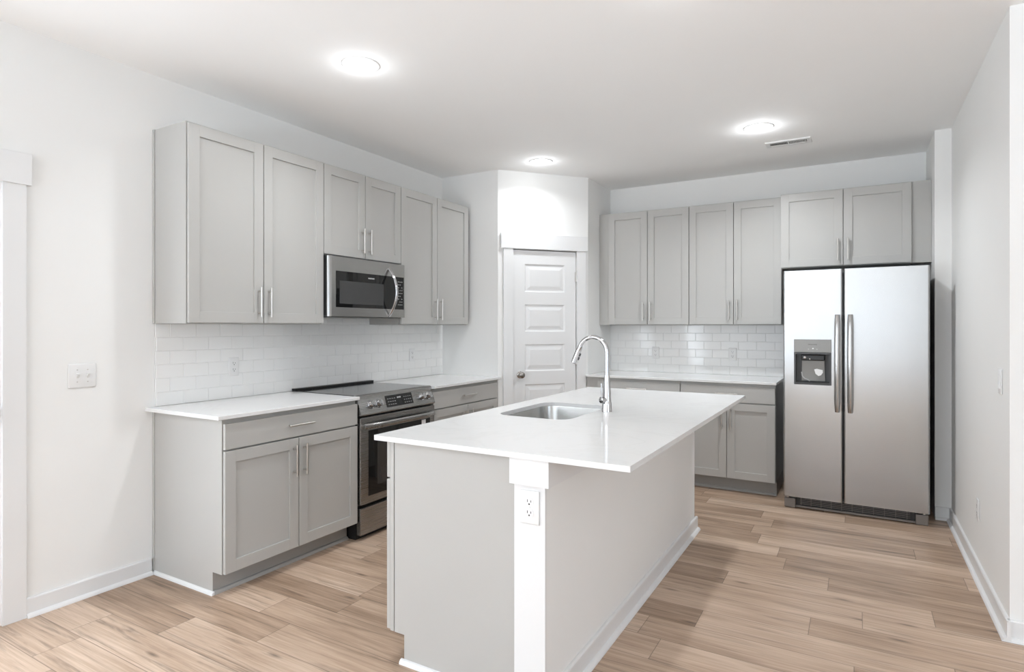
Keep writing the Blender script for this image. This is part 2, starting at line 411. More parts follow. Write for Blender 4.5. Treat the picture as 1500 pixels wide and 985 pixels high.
# ------------------------------------------------------------------ doors
def panel_rings(mb, u0, u1, z0, z1, d):
    """raised panel set into a door face at depth d"""
    prof = [(0, 0), (0.010, -0.008), (0.022, -0.008), (0.052, -0.002), (0.056, -0.002)]
    rr = [[(u0 + i, d + k, z0 + i), (u1 - i, d + k, z0 + i), (u1 - i, d + k, z1 - i), (u0 + i, d + k, z1 - i)] for i, k in prof]
    mb.rings(rr, cap0=False, cap1=True)
def panel_door(f, u0, u1, z0, z1, dfront, panels, inset, name, parent):
    mb = MB(f)
    a, b = u0 + inset, u1 - inset
    mb.box(u0, a, dfront - 0.035, dfront, z0, z1).box(b, u1, dfront - 0.035, dfront, z0, z1)
    zs = sorted(panels); prev = z0
    for p0, p1 in zs:
        mb.box(a, b, dfront - 0.035, dfront, prev, p0); prev = p1
        panel_rings(mb, a, b, p0, p1, dfront)
        mb.quad((a, dfront - 0.034, p0), (b, dfront - 0.034, p0), (b, dfront - 0.034, p1), (a, dfront - 0.034, p1))
    mb.box(a, b, dfront - 0.035, dfront, prev, z1)
    return mb.build(name, M_TRIM, parent)
def door_knob(f, u, d, z, parent):
    k = MB(f).lathe((u, d, z), (0, 1, 0), [(0.030, 0), (0.032, 0.004), (0.028, 0.009), (0.012, 0.012), (0.011, 0.030), (0.020, 0.036), (0.028, 0.046), (0.029, 0.054), (0.024, 0.062), (0.010, 0.066)])
    return k.build('knob', M_KNOBM, parent, smooth=True, angle=50)
P5 = [(0.235, 0.477), (0.595, 0.837), (0.955, 1.197), (1.311, 1.556), (1.668, 1.920)]
d1 = thing('door_1', DW((D0 + D1) / 2, 0, 0), 'white five-panel pantry door in the angled wall', 'door', kind='structure')
leaf = panel_door(DW, D0 + 0.003, D1 - 0.003, 0.012, DTOP - 0.004, -0.004, P5, 0.108, 'leaf', d1)
kb = door_knob(DW, 0.209, -0.004, 0.925, leaf); kb['label'] = 'dark satin nickel round knob'
for zc in (1.815, 1.05, 0.25):
    hm = MB(DW).box(D1 - 0.010, D1 + 0.012, -0.003, 0.0015, zc - 0.045, zc + 0.045)
    hm.lathe((D1 + 0.001, 0.004, zc - 0.047), (0, 0, 1), [(0.006, 0), (0.006, 0.094)], 12)
    hm.build('hinge', M_NICKEL, d1, smooth=True)
t1 = thing('trim_1', DW((D0 + D1) / 2, 0.01, 0), 'flat white casing with a wide head board around the pantry door', 'door trim', kind='structure')
MB(DW).box(0.047, D0 - 0.004, 0, 0.017, 0, 2.055, 0.001).build('side_casing', M_TRIM, t1)
MB(DW).box(D1 + 0.004, 0.852, 0, 0.017, 0, 2.055, 0.001).build('side_casing', M_TRIM, t1)
MB(DW).box(0.022, 0.868, 0, 0.024, 2.052, 2.186, 0.0015).build('head_casing', M_TRIM, t1)

d2 = thing('door_2', (0, -1.14, 0), 'white door at the left picture edge, mostly cut off', 'door', kind='structure')
lm_ = MB(LW)
lm_.box(DY0 + 0.004, DY0 + 0.13, -0.055, -0.02, 0.012, 2.024).box(DY1 - 0.13, DY1 - 0.004, -0.055, -0.02, 0.012, 2.024)
lm_.box(DY0 + 0.13, DY1 - 0.13, -0.055, -0.02, 0.012, 0.25).box(DY0 + 0.13, DY1 - 0.13, -0.055, -0.02, 1.89, 2.024)
leaf2 = lm_.build('leaf', M_TRIM, d2)
MB(LW).box(DY0 + 0.12, DY1 - 0.12, -0.040, -0.036, 0.24, 1.90).build('pane', M_PANE, leaf2)
door_knob(LW, -0.74, -0.02, 0.975, leaf2)
t2 = thing('trim_2', (0.01, -1.14, 0), 'flat white casing with a wide head board at the left picture edge', 'door trim', kind='structure')
MB(LW).box(DY1 + 0.002, -0.583, 0, 0.017, 0, 2.016, 0.001).build('side_casing', M_TRIM, t2)
MB(LW).box(-1.692, DY0 - 0.002, 0, 0.017, 0, 2.016, 0.001).build('side_casing', M_TRIM, t2)
MB(LW).box(-1.710, -0.565, 0, 0.026, 2.012, 2.157, 0.0015).build('head_casing', M_TRIM, t2)

# ------------------------------------------------------------------ tiled backsplash
def backsplash(f, u0, u1, z0, ranges, phase, name, label):
    """running-bond 3x6 inch tiles; ranges: list of (za row index, ua, ub)"""
    TW, TH, G = 0.1530, 0.0762, 0.0018
    gm = MB(f)
    for k, a, b in ranges: gm.box(a, b, 0.0002, 0.006, z0 + k * TH, z0 + (k + 1) * TH)
    root = tag(gm.build(name, M_GROUT), label, 'backsplash')
    tm = MB(f)
    rnd = random.Random(3)
    for k, a, b in ranges:
        off = phase + (TW / 2 if k % 2 else 0)
        i = math.floor((a - off) / TW)
        while off + i * TW < b:
            ta, tb = max(a, off + i * TW + G / 2), min(b, off + (i + 1) * TW - G / 2)
            i += 1
            if tb - ta < 0.006: continue
            za, zb = z0 + k * TH + G / 2, z0 + (k + 1) * TH - G / 2
            # each tile a pillowed slab with a tiny tilt of its own
            du, dz = rnd.uniform(-0.00035, 0.00035), rnd.uniform(-0.0003, 0.0003)
            def P(u, z, d): return (u, d + du * (2 * (u - ta) / TW - 1) + dz * (2 * (z - za) / TH - 1), z)
            e = 0.0018
            tm.rings([[P(ta, za, 0.003), P(tb, za, 0.003), P(tb, zb, 0.003), P(ta, zb, 0.003)],
                      [P(ta, za, 0.0068), P(tb, za, 0.0068), P(tb, zb, 0.0068), P(ta, zb, 0.0068)],
                      [P(ta + e, za + e, 0.0085), P(tb - e, za + e, 0.0085), P(tb - e, zb - e, 0.0085), P(ta + e, zb - e, 0.0085)]])
    o = tm.build('tiles', M_TILE, root)
    return root
ROWS = [(k, 0.006, YP - 0.001) for k in range(6)] + [(6, 0.918, 1.672)]
backsplash(LW, 0, YP, 0.9145, ROWS, 0.012 - 0.153 * 3, 'tile_backsplash', 'white subway tile backsplash on the left wall behind the range')
backsplash(BW, XB, 2.86, 0.9145, [(k, XB + 0.001, 2.86) for k in range(6)], 1.425 - 0.153 * 5, 'tile_backsplash', 'glossy white subway tile backsplash on the back wall beside the refrigerator')

# ------------------------------------------------------------------ cabinets
def shaker(f, u0, u1, z0, z1, d0, parent, name='door', rail=0.060, th=0.020, m=None):
    m = m or M_CAB
    mb = MB(f); b = 0.0012
    mb.box(u0, u0 + rail, d0, d0 + th, z0, z1, b).box(u1 - rail, u1, d0, d0 + th, z0, z1, b)
    mb.box(u0 + rail - 0.0005, u1 - rail + 0.0005, d0, d0 + th - 0.0002, z0, z0 + rail, b).box(u0 + rail - 0.0005, u1 - rail + 0.0005, d0, d0 + th - 0.0002, z1 - rail, z1, b)
    mb.box(u0 + rail - 0.002, u1 - rail + 0.002, d0 + 0.003, d0 + th - 0.0105, z0 + rail - 0.002, z1 - rail + 0.002)
    return mb.build(name, m, parent)
def slab(f, u0, u1, z0, z1, d0, parent, name='drawer', th=0.017):
    return MB(f).box(u0, u1, d0, d0 + th, z0, z1, 0.0015).build(name, M_CAB, parent)
def pull(f, u, d, z, parent, vertical=True, L=0.175):
    """bar pull: round rod on two posts; (u,z) is its middle, d the face it is screwed to"""
    mb = MB(f); r = 0.006; s = 0.030; h = L / 2; p = 0.064
    if vertical:
        mb.lathe((u, d + s, z - h), (0, 0, 1), [(r * 0.8, 0), (r, 0.001), (r, L - 0.001), (r * 0.8, L)], 14)
        for k in (-p, p): mb.lathe((u, d, z + k), (0, 1, 0), [(0.0052, 0), (0.0045, 0.004), (0.0045, s - 0.004)], 12)
    else:
        mb.lathe((u - h, d + s, z), (1, 0, 0), [(r * 0.8, 0), (r, 0.001), (r, L - 0.001), (r * 0.8, L)], 14)
        for k in (-p, p): mb.lathe((u + k, d, z), (0, 1, 0), [(0.0052, 0), (0.0045, 0.004), (0.0045, s - 0.004)], 12)
    return mb.build('handle', M_NICKEL, parent, smooth=True)
ZB, ZT = 1.372, 2.438
def wall_cab(f, u0, u1, z0, z1, depth, label, group, scribe=None, filler=None, mid=None):
    c = thing('wall_cabinet', f((u0 + u1) / 2, depth / 2, z0), label, 'cabinet', group)
    MB(f).box(u0 + 0.0006, u1 - 0.0006, 0.0005 if f is not LW and f is not BW else 0.001, depth, z0, z1).build('body', M_CAB, c)
    um = mid or (u0 + u1) / 2
    ends = [(u0 + 0.003, um - 0.0025, 1), (um + 0.0025, u1 - 0.003, 0)]
    for a, b, right in ends:
        dr = shaker(f, a, b, z0 + 0.005, z1 - 0.010, depth + 0.005, c, th=0.017)
        pull(f, b - 0.034 if right else a + 0.030, depth + 0.022, z0 + 0.126, dr)
    if scribe is not None:
        MB(f).box(scribe - 0.006, scribe, 0.001, 0.018, z0, z1).build('scribe_strip', M_CAB, c)
    if filler:
        MB(f).box(filler[0], filler[1], depth - 0.022, depth - 0.003, z0, z1).build('filler_strip', M_CAB, c)
    return c
def base_cab(f, u0, u1, label, group, depth=0.61, end=None, filler=None, two=True, mid=None):
    c = thing('base_cabinet', f((u0 + u1) / 2, depth / 2, 0), label, 'cabinet', group)
    MB(f).box(u0 + 0.0006, u1 - 0.0006, 0.001, depth, 0.114, 0.892).build('body', M_CAB, c)
    MB(f).box(u0 + 0.0006, u1 - 0.0006, 0.001, depth - 0.075, 0.0, 0.1135).build('toe_kick', M_KICK, c)
    MB(f).profile_u([(depth - 0.075, 0), (depth - 0.057, 0), (depth - 0.059, 0.009), (depth - 0.066, 0.016), (depth - 0.075, 0.018)], u0 + 0.001, u1 - 0.001).build('shoe_moulding', M_KICK, c)
    um = mid or (u0 + u1) / 2
    dr = slab(f, u0 + 0.003, u1 - 0.003, 0.739, 0.868, depth + 0.005, c, th=0.017)
    pull(f, um, depth + 0.022, 0.808, dr, False)
    for a, b, right in [(u0 + 0.003, um - 0.0025, 1), (um + 0.0025, u1 - 0.003, 0)]:
        d = shaker(f, a, b, 0.117, 0.730, depth + 0.005, c, th=0.017)
        pull(f, b - 0.034 if right else a + 0.030, depth + 0.022, 0.608, d)
    if end is not None:   # finished end with shoe moulding and scribe at the wall
        s = -1 if end < (u0 + u1) / 2 else 1
        MB(f).profile_d([(end, 0), (end + s * 0.015, 0), (end + s * 0.013, 0.009), (end + s * 0.008, 0.015), (end, 0.017)], 0.018, depth - 0.060).build('end_shoe_moulding', M_TRIM, c)['label'] = 'white shoe moulding'
        x0, x1 = sorted((end, end + s * 0.006))
        MB(f).box(x0, x1, 0.001, 0.018, 0.018, 0.892).build('scribe_strip', M_CAB, c)
        MB(f).prism([(0.001, 0), (depth - 0.075, 0), (depth - 0.075, 0.114), (depth, 0.114), (depth, 0.892), (0.001, 0.892)],
                    lambda p, k: (end + (0.0005 if k else 0.0 + s * 0.0008), p[0], p[1])).build('end_panel', M_CAB, c)
    if filler:
        MB(f).box(filler[0], filler[1], depth - 0.02, depth - 0.001, 0.114, 0.892).build('filler_strip', M_CAB, c)
        MB(f).box(filler[0], filler[1], depth - 0.095, depth - 0.075, 0.0, 0.1135).build('filler_kick', M_KICK, c)
    return c
GU = 'grey wall cabinets'; GB = 'grey base cabinets'
wall_cab(LW, 0, 0.914, ZB, ZT, 0.305, 'tall grey two-door wall cabinet left of the microwave, over the left counter', GU, scribe=0.0)
wall_cab(LW, 0.914, 1.676, 1.832, ZT, 0.305, 'short grey two-door wall cabinet directly above the microwave', GU)
wall_cab(LW, 1.676, 2.590, ZB, ZT, 0.305, 'tall grey two-door wall cabinet right of the microwave, next to the pantry corner', GU)
wall_cab(BW, 1.289, 2.0507, ZB, ZT, 0.305, 'grey two-door wall cabinet on the back wall beside the pantry corner', GU, filler=(XB + 0.001, 1.2885))
wall_cab(BW, 2.0507, 2.8105, ZB, ZT, 0.305, 'grey two-door wall cabinet on the back wall next to the refrigerator', GU)
wall_cab(BW, 2.812, 3.706, 1.832, ZT, 0.398, 'short grey two-door cabinet above the refrigerator', GU, filler=(3.7065, XR1 - 0.001), mid=3.259)
base_cab(LW, 0, 0.912, 'grey base cabinet with one drawer and two doors, left of the range', GB, end=0.0)
base_cab(LW, 1.680, 2.594, 'grey base cabinet right of the range, half hidden behind the island', GB, filler=(2.5945, YP - 0.001))
base_cab(BW, 1.296, 2.0505, 'grey base cabinet under the back counter, mostly hidden behind the faucet and island', GB, filler=(XB + 0.001, 1.2955))
base_cab(BW, 2.0515, 2.797, 'grey base cabinet with drawer and two doors beside the refrigerator', GB, mid=2.4284)

def slab_top(f, u0, u1, d0, d1, name, label):
    return tag(MB(f).box(u0, u1, d0, d1, 0.894, 0.914, 0.002).build(name, M_QUARTZ), label, 'countertop')
slab_top(LW, -0.045, 0.913, 0.001, 0.648, 'countertop', 'white quartz countertop on the left, between the wall edge and the range')
slab_top(LW, 1.679, YP - 0.001, 0.001, 0.648, 'countertop', 'short white quartz countertop between the range and the pantry corner')
slab_top(BW, XB + 0.001, 2.805, 0.001, 0.648, 'countertop', 'white quartz countertop along the back wall beside the refrigerator')

# ------------------------------------------------------------------ island
IX0, IX1, IY0, IY1 = 1.651, 2.733, -0.030, 2.209
isl = thing('kitchen_island', (2.1, 1.1, 0), 'kitchen island with pale grey end panel and white half wall in the foreground', 'island')
E_, WX0, WX1, YF = 1.6806, 2.297, 2.418, 2.185
# end panel with toe notch
MB().profile_d([(1.726, 0.114), (1.776, 0.114), (1.776, 0.0), (WX0, 0.0), (WX0, 0.893), (1.726, 0.893)], 0.012, 0.030).build('end_panel', M_CAB, isl)
mb = MB()
mb.box(1.7015, 1.720, 0.013, 0.040, 0.114, 0.893)          # face frame
mb.box(1.700, WX0 - 0.002, YF - 0.018, YF, 0.0, 0.893)
mb.box(1.7015, 1.720, 0.040, YF - 0.018, 0.114, 0.150).box(1.7015, 1.720, 0.040, YF - 0.018, 0.860, 0.893)
for yy in (0.53, 1.444): mb.box(1.7015, 1.720, yy - 0.02, yy + 0.02, 0.150, 0.860)
mb.box(1.720, WX0 - 0.002, 0.031, YF - 0.019, 0.114, 0.130)
mb.box(1.719, 1.727, 0.020, 0.040, 0.114, 0.893)
mb.build('carcass', M_CAB, isl)
MB().box(1.776, 1.790, 0.031, YF - 0.019, 0.0, 0.1135).build('toe_kick', M_KICK, isl)
IL = F((0, 0, 0), (0, 1, 0), (-1, 0, 0))
for a, b, two in ((0.013, 0.53, False), (0.53, 1.444, True), (1.444, YF, True)):
    dr = slab(IL, a + 0.003, b - 0.003, 0.738, 0.885, -1.6985, isl, 'drawer' if not 0.5 < a < 1 else 'false_front')
    if not 0.5 < a < 1: pull(IL, (a + b) / 2, -1.6805, 0.81, dr, False)
    m_ = (a + b) / 2
    for p, q, r_ in ([(a + 0.003, m_ - 0.0018, 1), (m_ + 0.0018, b - 0.003, 0)] if two else [(a + 0.003, b - 0.003, 1)]):
        d = shaker(IL, p, q, 0.117, 0.730, -1.6985, isl, th=0.018)
        pull(IL, q - 0.034 if r_ else p + 0.034, -1.6805, 0.608, d)
MB().box(WX0, WX1, 0.010, YF, 0, 0.893).build('half_wall', M_WALL, isl)['label'] = 'white painted half wall'
MB().box(WX0 - 0.002, WX1 + 0.0005, -0.003, 0.0098, 0, 0.893, 0.001).build('end_post', M_TRIM, isl)['label'] = 'white end post'
MB().profile_z([(WX0 - 0.012, -0.020), (2.440, -0.020), (2.440, YF), (WX1 + 0.001, YF), (WX1 + 0.001, -0.0035), (WX0 - 0.012, -0.0035)], 0.800, 0.893).build('cap_trim', M_TRIM, isl)['label'] = 'white cap trim under the top'
fw_ = F((WX1 + 0.0008, 0, 0), (0, 1, 0), (1, 0, 0))
MB(fw_).profile_u(BP, -0.014, YF + 0.032).build('baseboard', M_TRIM, isl)['label'] = 'white baseboard'
MB(F((0, YF + 0.0005, 0), (1, 0, 0), (0, 1, 0))).profile_u(BP, WX0, WX1 + 0.014).build('end_baseboard', M_TRIM, isl)['label'] = 'white baseboard'
MB(F((0, -0.0032, 0), (1, 0, 0), (0, -1, 0))).profile_u(BP, WX0, WX1 + 0.014).build('post_baseboard', M_TRIM, isl)['label'] = 'white baseboard'
MB(F((0, 0.0115, 0), (1, 0, 0), (0, -1, 0))).profile_u([(0, 0), (0.016, 0), (0.014, 0.009), (0.008, 0.016), (0, 0.018)], 1.762, WX0 - 0.003).build('end_shoe_moulding', M_TRIM, isl)['label'] = 'white shoe moulding'

# worktop with a rounded sink cut-out
SX0, SX1, SY0, SY1, SR = 1.775, 2.172, 0.705, 1.285, 0.075
def rrect(x0, x1, y0, y1, r, n=8):
    pts = []
    for cx, cy, a0 in ((x1 - r, y1 - r, 0), (x0 + r, y1 - r, 90), (x0 + r, y0 + r, 180), (x1 - r, y0 + r, 270)):
        for k in range(n + 1):
            a = math.radians(a0 + 90 * k / n); pts.append((cx + r * math.cos(a), cy + r * math.sin(a)))
    return pts
def plate_with_hole(outer, hole, z0, z1, name, m):
    bm = bmesh.new()
    def loop(pts, z): return [bm.verts.new((x, y, z)) for x, y in pts]
    ot, ob, ht, hb = loop(outer, z1), loop(outer, z0), loop(hole, z1), loop(hole, z0)
    def edges(v): return [bm.edges.new((v[i], v[(i + 1) % len(v)])) for i in range(len(v))]
    eot, eob, eht, ehb = edges(ot), edges(ob), edges(ht), edges(hb)
    bmesh.ops.triangle_fill(bm, edges=eot + eht, use_beauty=True); bmesh.ops.triangle_fill(bm, edges=eob + ehb, use_beauty=True)
    for a, b in ((ot, ob), (ht, hb)):
        for i in range(len(a)):
            j = (i + 1) % len(a); bm.faces.new((a[i], a[j], b[j], b[i]))
    mb = MB(); mb.bm.free(); mb.bm = bm
    return mb.build(name, m)
tag(plate_with_hole(rrect(IX0, IX1, IY0, IY1, 0.004, 3), rrect(SX0, SX1, SY0, SY1, SR), 0.894, 0.914, 'island_countertop', M_QUARTZ),
    'large white quartz island top with the sink cut into it', 'countertop')
# undermount sink
def ring(g, z, r): return [(x, y, z) for x, y in rrect(SX0 - g, SX1 + g, SY0 - g, SY1 + g, r)]
sink = MB()
sink.rings([ring(0.022, 0.8935, SR + 0.02), ring(0.004, 0.8935, SR), ring(0.003, 0.888, SR), ring(-0.004, 0.73, SR), ring(-0.012, 0.706, SR), ring(-0.035, 0.695, SR * 0.9),
            ring(-0.035, 0.692, SR * 0.9), ring(-0.009, 0.703, SR), ring(-0.001, 0.73, SR), ring(0.006, 0.886, SR + 0.002), ring(0.022, 0.890, SR + 0.02)], cap0=False, cap1=False)
bmv = sink.bm
sink.rings([ring(-0.035, 0.695, SR * 0.9), ring(-0.15, 0.690, 0.03)], cap0=False, cap1=True)
sk = tag(sink.build('sink', M_SINK, smooth=True, angle=60), 'stainless steel undermount sink set in the island top', 'sink')
cx_, cy_ = (SX0 + SX1) / 2, (SY0 + SY1) / 2
MB().lathe((cx_, cy_, 0.6905), (0, 0, 1), [(0.055, 0), (0.055, 0.003), (0.042, 0.004), (0.038, 0.001), (0.012, 0.002), (0.010, 0.006)]).build('drain', M_CHROME, sk, smooth=True)

# faucet
FX, FY = 2.226, 1.084
fa = thing('faucet', (FX, FY, 0.914), 'chrome gooseneck pull-down faucet standing behind the island sink', 'faucet')
MB().lathe((FX, FY, 0.9145), (0, 0, 1), [(0.027, 0), (0.0265, 0.004), (0.0245, 0.045), (0.0225, 0.050), (0.0215, 0.075), (0.019, 0.12), (0.0145, 0.175), (0.0135, 0.190)]).build('body', M_CHROME, fa, smooth=True, angle=60)
R = 0.078; zc = 1.222
path = [(FX, FY, 1.100), (FX, FY, 1.15), (FX, FY, 1.19)]
for k in range(0, 19):
    a = math.radians(180 - 160 * k / 18 - 180) if False else math.radians(160 * k / 18)
    path.append((FX - R + R * math.cos(a), FY, zc + R * math.sin(a)))
MB().tube(path, 0.0118, 18).build('spout', M_CHROME, fa, smooth=True, angle=60)
e = Vector(path[-1]); dirv = Vector((-math.sin(math.radians(22)), 0, -math.cos(math.radians(22))))
p0 = e - dirv * 0.004
hd = MB().tube([p0, p0 + dirv * 0.004, p0 + dirv * 0.03, p0 + dirv * 0.092, p0 + dirv * 0.098], [0.0125, 0.0135, 0.0150, 0.0178, 0.0165], 20).build('spray_head', M_CHROME, fa, smooth=True, angle=50)
side = Vector((0.93, -0.0, -0.37))
for t_ in (0.045, 0.066):
    q = p0 + dirv * t_ + side * 0.0150
    MB().tube([q - dirv * 0.008, q + dirv * 0.008], 0.006, 10).build('button', M_DGREY, hd, smooth=True)
lv = MB().tube([(FX, FY, 0.975), (FX - 0.012, FY - 0.024, 0.975), (FX - 0.018, FY - 0.036, 0.975), (FX - 0.019, FY - 0.038, 0.975)], [0.015, 0.0165, 0.0165, 0.012], 18)
lv.tube([(FX - 0.015, FY - 0.030, 0.98), (FX - 0.0165, FY - 0.032, 1.02), (FX - 0.018, FY - 0.033, 1.062)], [0.0045, 0.0042, 0.0035], 12)
lv.build('lever', M_CHROME, fa, smooth=True, angle=60)

# ------------------------------------------------------------------ refrigerator
FR0, FRM0, FRM1, FR1 = 2.8746, 3.2625, 3.2705, 3.7785
FY_ = 3.035
FF = F((0, FY_, 0), (1, 0, 0), (0, -1, 0))     # d out of the door face
fr = thing('refrigerator', ((FR0 + FR1) / 2, 3.45, 0), 'stainless steel side-by-side refrigerator with dispenser in its left door', 'refrigerator')
MB(FF).box(FR0 + 0.004, FR1 - 0.004, -0.80, -0.082, 0.03, 1.752, 0.004).build('cabinet', M_DGREY, fr)
gk = MB(FF).box(FR0 + 0.02, FR1 - 0.02, -0.081, -0.0745, 0.10, 1.74); gk.build('gasket', M_BLACK, fr)
def rounded_front(mb, u0, u1, z0, z1, d0, d1, r=0.012, hole=None):
    """door slab whose front vertical edges are rounded"""
    n = 5
    left = [(u0, d0), ] + [(u0 + r - r * math.cos(math.radians(90 * k / n)), d1 - r + r * math.sin(math.radians(90 * k / n))) for k in range(n + 1)]
    right = [(u1 - r + r * math.sin(math.radians(90 * k / n)), d1 - r + r * math.cos(math.radians(90 * k / n))) for k in range(n + 1)] + [(u1, d0)]
    if hole is None: mb.profile_z(left + right, z0, z1); return
    a, b, za, zb = hole
    mb.profile_z(left + right, z0, za); mb.profile_z(left + right, zb, z1)
    mb.profile_z(left + [(a, d1), (a, d0)], za, zb); mb.profile_z([(b, d0), (b, d1)] + right, za, zb)
DP0, DP1, DZ0, DZS, DZ1 = 2.947, 3.193, 0.928, 1.163, 1.262
m1 = MB(FF); rounded_front(m1, FR0, FRM0, 0.0892, 1.7712, -0.074, 0.0, hole=(DP0, DP1, DZ0, DZ1))
ld = m1.build('left_door', M_STEEL, fr)
m2 = MB(FF); rounded_front(m2, FRM1, FR1, 0.0892, 1.7712, -0.074, 0.0)
rd = m2.build('right_door', M_STEEL, fr)
def fridge_handle(u, parent):
    zs = [0.742 + 0.70 * k / 24 for k in range(25)]
    mb = MB(FF); rr = []
    for k, z in enumerate(zs):
        t = k / 24; out = 0.030 + 0.030 * math.sin(math.pi * t) ** 0.6
        w = 0.0185 * min(1.0, 0.80 + 2.0 * min(t, 1 - t)); th = 0.010
        rr.append([(u + w * math.cos(a), out + th * math.sin(a) * (1.0), z) for a in [6.283185 * i / 16 for i in range(16)]])
    mb.rings(rr)
    for z in (0.775, 1.41): mb.box(u - 0.012, u + 0.012, 0.0, 0.040, z - 0.018, z + 0.018, 0.003)
    return mb.build('handle', M_STEEL, parent, smooth=True, angle=50)
fridge_handle(3.2305, ld); fridge_handle(3.3115, rd)
dp = MB(FF)
dp.box(DP0 + 0.0005, DP1 - 0.0005, -0.070, -0.062, DZ0 + 0.001, DZS)           # back of the niche
dp.box(DP0 + 0.0005, DP0 + 0.012, -0.062, 0.0015, DZ0 + 0.001, DZS).box(DP1 - 0.012, DP1 - 0.0005, -0.062, 0.0015, DZ0 + 0.001, DZS)
dp.box(DP0 + 0.012, DP1 - 0.012, -0.062, 0.0015, DZ0 + 0.001, DZ0 + 0.013)
dispenser = dp.build('dispenser', M_DGREY, ld)
pn = MB(FF).box(DP0 + 0.001, DP1 - 0.001, -0.06, 0.003, DZS + 0.004, DZ1 - 0.001, 0.002).build('control_panel', M_MGREY, ld)
MB(FF).box(DP0 + 0.001, DP1 - 0.001, -0.06, 0.002, DZS - 0.010, DZS + 0.0035).build('panel_lip', M_DGREY, ld)
text_mesh('FRIGIDAIRE', 0.0115, FF, 3.07, 0.0032, 1.224, 'logo', M_DGREY, ld)
MB(FF).box(3.068, 3.078, 0.003, 0.0036, 1.192, 1.199).box(3.040, 3.048, 0.003, 0.0034, 1.189, 1.191).box(3.095, 3.103, 0.003, 0.0034, 1.189, 1.191).build('panel_lettering', M_WHITE, ld)
# inside the niche: nozzle housing, paddle, drip tray
MB(FF).box(2.992, 3.150, -0.06, -0.006, 1.105, 1.150, 0.008).build('nozzle_housing', M_BLACK, dispenser)
pd = MB(FF); pd.prism([(2.996, 0.955), (3.150, 0.955), (3.146, 1.108), (3.000, 1.108)], lambda p, k: (p[0], -0.045 + (p[1] - 0.955) * 0.12 + 0.008 * k, p[1]))
pd = pd.build('paddle', M_MGREY, dispenser)
MB(FF).tube([(2.996, -0.030, 1.02), (3.000, -0.031, 0.99), (3.014, -0.032, 0.972), (3.04, -0.033, 0.962), (3.05, -0.034, 0.953)], 0.004, 10).build('water_line', M_LGREY, dispenser, smooth=True)
MB(FF).profile_d([(3.080 + 0.055 * x, 1.018 + 0.045 * y) for x, y in ((0, 0.5), (0.3, 0.62), (1, 0.42), (1.02, 0), (0.8, -0.42), (0.5, -0.55), (0.15, -0.2))], -0.0275, -0.024).build('paper_tag', M_WHITE, dispenser)['label'] = 'white paper tag'
MB(FF).lathe((3.018, -0.006, 1.128), (0, 1, 0), [(0.012, 0), (0.010, 0.004), (0.004, 0.007)], 16).lathe((3.052, -0.006, 1.118), (0, 1, 0), [(0.008, 0), (0.006, 0.004), (0.003, 0.006)], 16).build('nozzle', M_CHROME, dispenser, smooth=True)
MB(FF).box(2.960, 3.180, -0.058, -0.004, 0.9415, 0.947).build('drip_tray', M_BLACK, dispenser)
# base grille and feet
gr = MB(FF).box(2.955, 3.700, -0.09, -0.055, 0.010, 0.080)
gr.build('base_grille', M_BLACK, fr)
sl = MB(FF)
for z in (0.030, 0.042, 0.054, 0.066): sl.box(2.985, 3.670, -0.055, -0.050, z, z + 0.003)
for k in range(11): sl.box(2.99 + k * 0.066, 2.993 + k * 0.066, -0.055, -0.0495, 0.024, 0.078)
sl.build('grille_slats', M_FOOT, fr)
MB(FF).box(2.955, 3.700, -0.055, -0.035, 0.006, 0.020, 0.003).build('grille_sill', M_FOOT, fr)
MB(FF).box(FR0 + 0.004, FR0 + 0.080, -0.12, -0.028, 0.0, 0.072, 0.006).build('foot', M_FOOT, fr)
MB(FF).box(FR1 - 0.080, FR1 - 0.006, -0.12, -0.028, 0.0, 0.072, 0.006).build('foot', M_FOOT, fr)
MB(FF).lathe((FR0 + 0.025, -0.045, 0.072), (0, 0, 1), [(0.010, 0), (0.010, 0.016)], 12).build('hinge_pin', M_NICKEL, fr)
MB(FF).lathe((FR1 - 0.030, -0.045, 0.072), (0, 0, 1), [(0.010, 0), (0.010, 0.016)], 12).build('hinge_pin', M_NICKEL, fr)

# ------------------------------------------------------------------ range
rg = thing('range', (0.33, 1.295, 0), 'stainless steel slide-in electric range with black glass oven door', 'range')
RY0, RY1 = 0.9165, 1.6755
MB(LW).box(RY0 + 0.003, RY1 - 0.003, 0.02, 0.612, 0.03, 0.900).build('body', M_BLACK, rg)
ck = MB(LW).box(RY0 - 0.000, RY1 + 0.000, 0.014, 0.590, 0.9005, 0.9175, 0.002).build('cooktop', M_COOK, rg)
MB(LW).box(RY0 + 0.002, RY1 - 0.002, 0.0105, 0.050, 0.918, 0.932, 0.002).build('back_guard', M_BLACK, rg)
# sloped control panel
pp = [(0.585, 0.790), (0.652, 0.790), (0.656, 0.797), (0.615, 0.915), (0.606, 0.9185), (0.5905, 0.9185)]
cp = MB(LW).profile_u(pp, RY0 + 0.001, RY1 - 0.001).build('control_panel', M_STEELY, rg)
sl_ = Vector((0.615 - 0.656, 0.915 - 0.797)).normalized()       # along the slope (d, z)
nd = Vector((sl_.y, -sl_.x))                                      # outward normal
def slope(u, t, h): return (u, 0.656 + sl_.x * t + nd.x * h, 0.797 + sl_.y * t + nd.y * h)
def on_slope(mb, u0, u1, t0, t1, h0, h1):
    c = [slope(u, t, h) for u in (u0, u1) for t in (t0, t1) for h in (h0, h1)]
    vs = [mb.bm.verts.new(mb.f(*p)) for p in c]
    for q in ((0, 1, 3, 2), (4, 6, 7, 5), (0, 4, 5, 1), (2, 3, 7, 6), (0, 2, 6, 4), (1, 5, 7, 3)): mb.bm.faces.new([vs[i] for i in q])
    return mb
disp = on_slope(MB(LW), 1.165, 1.435, 0.022, 0.100, 0.0005, 0.003).build('display', M_BGLASS, cp)
dm = MB(LW)
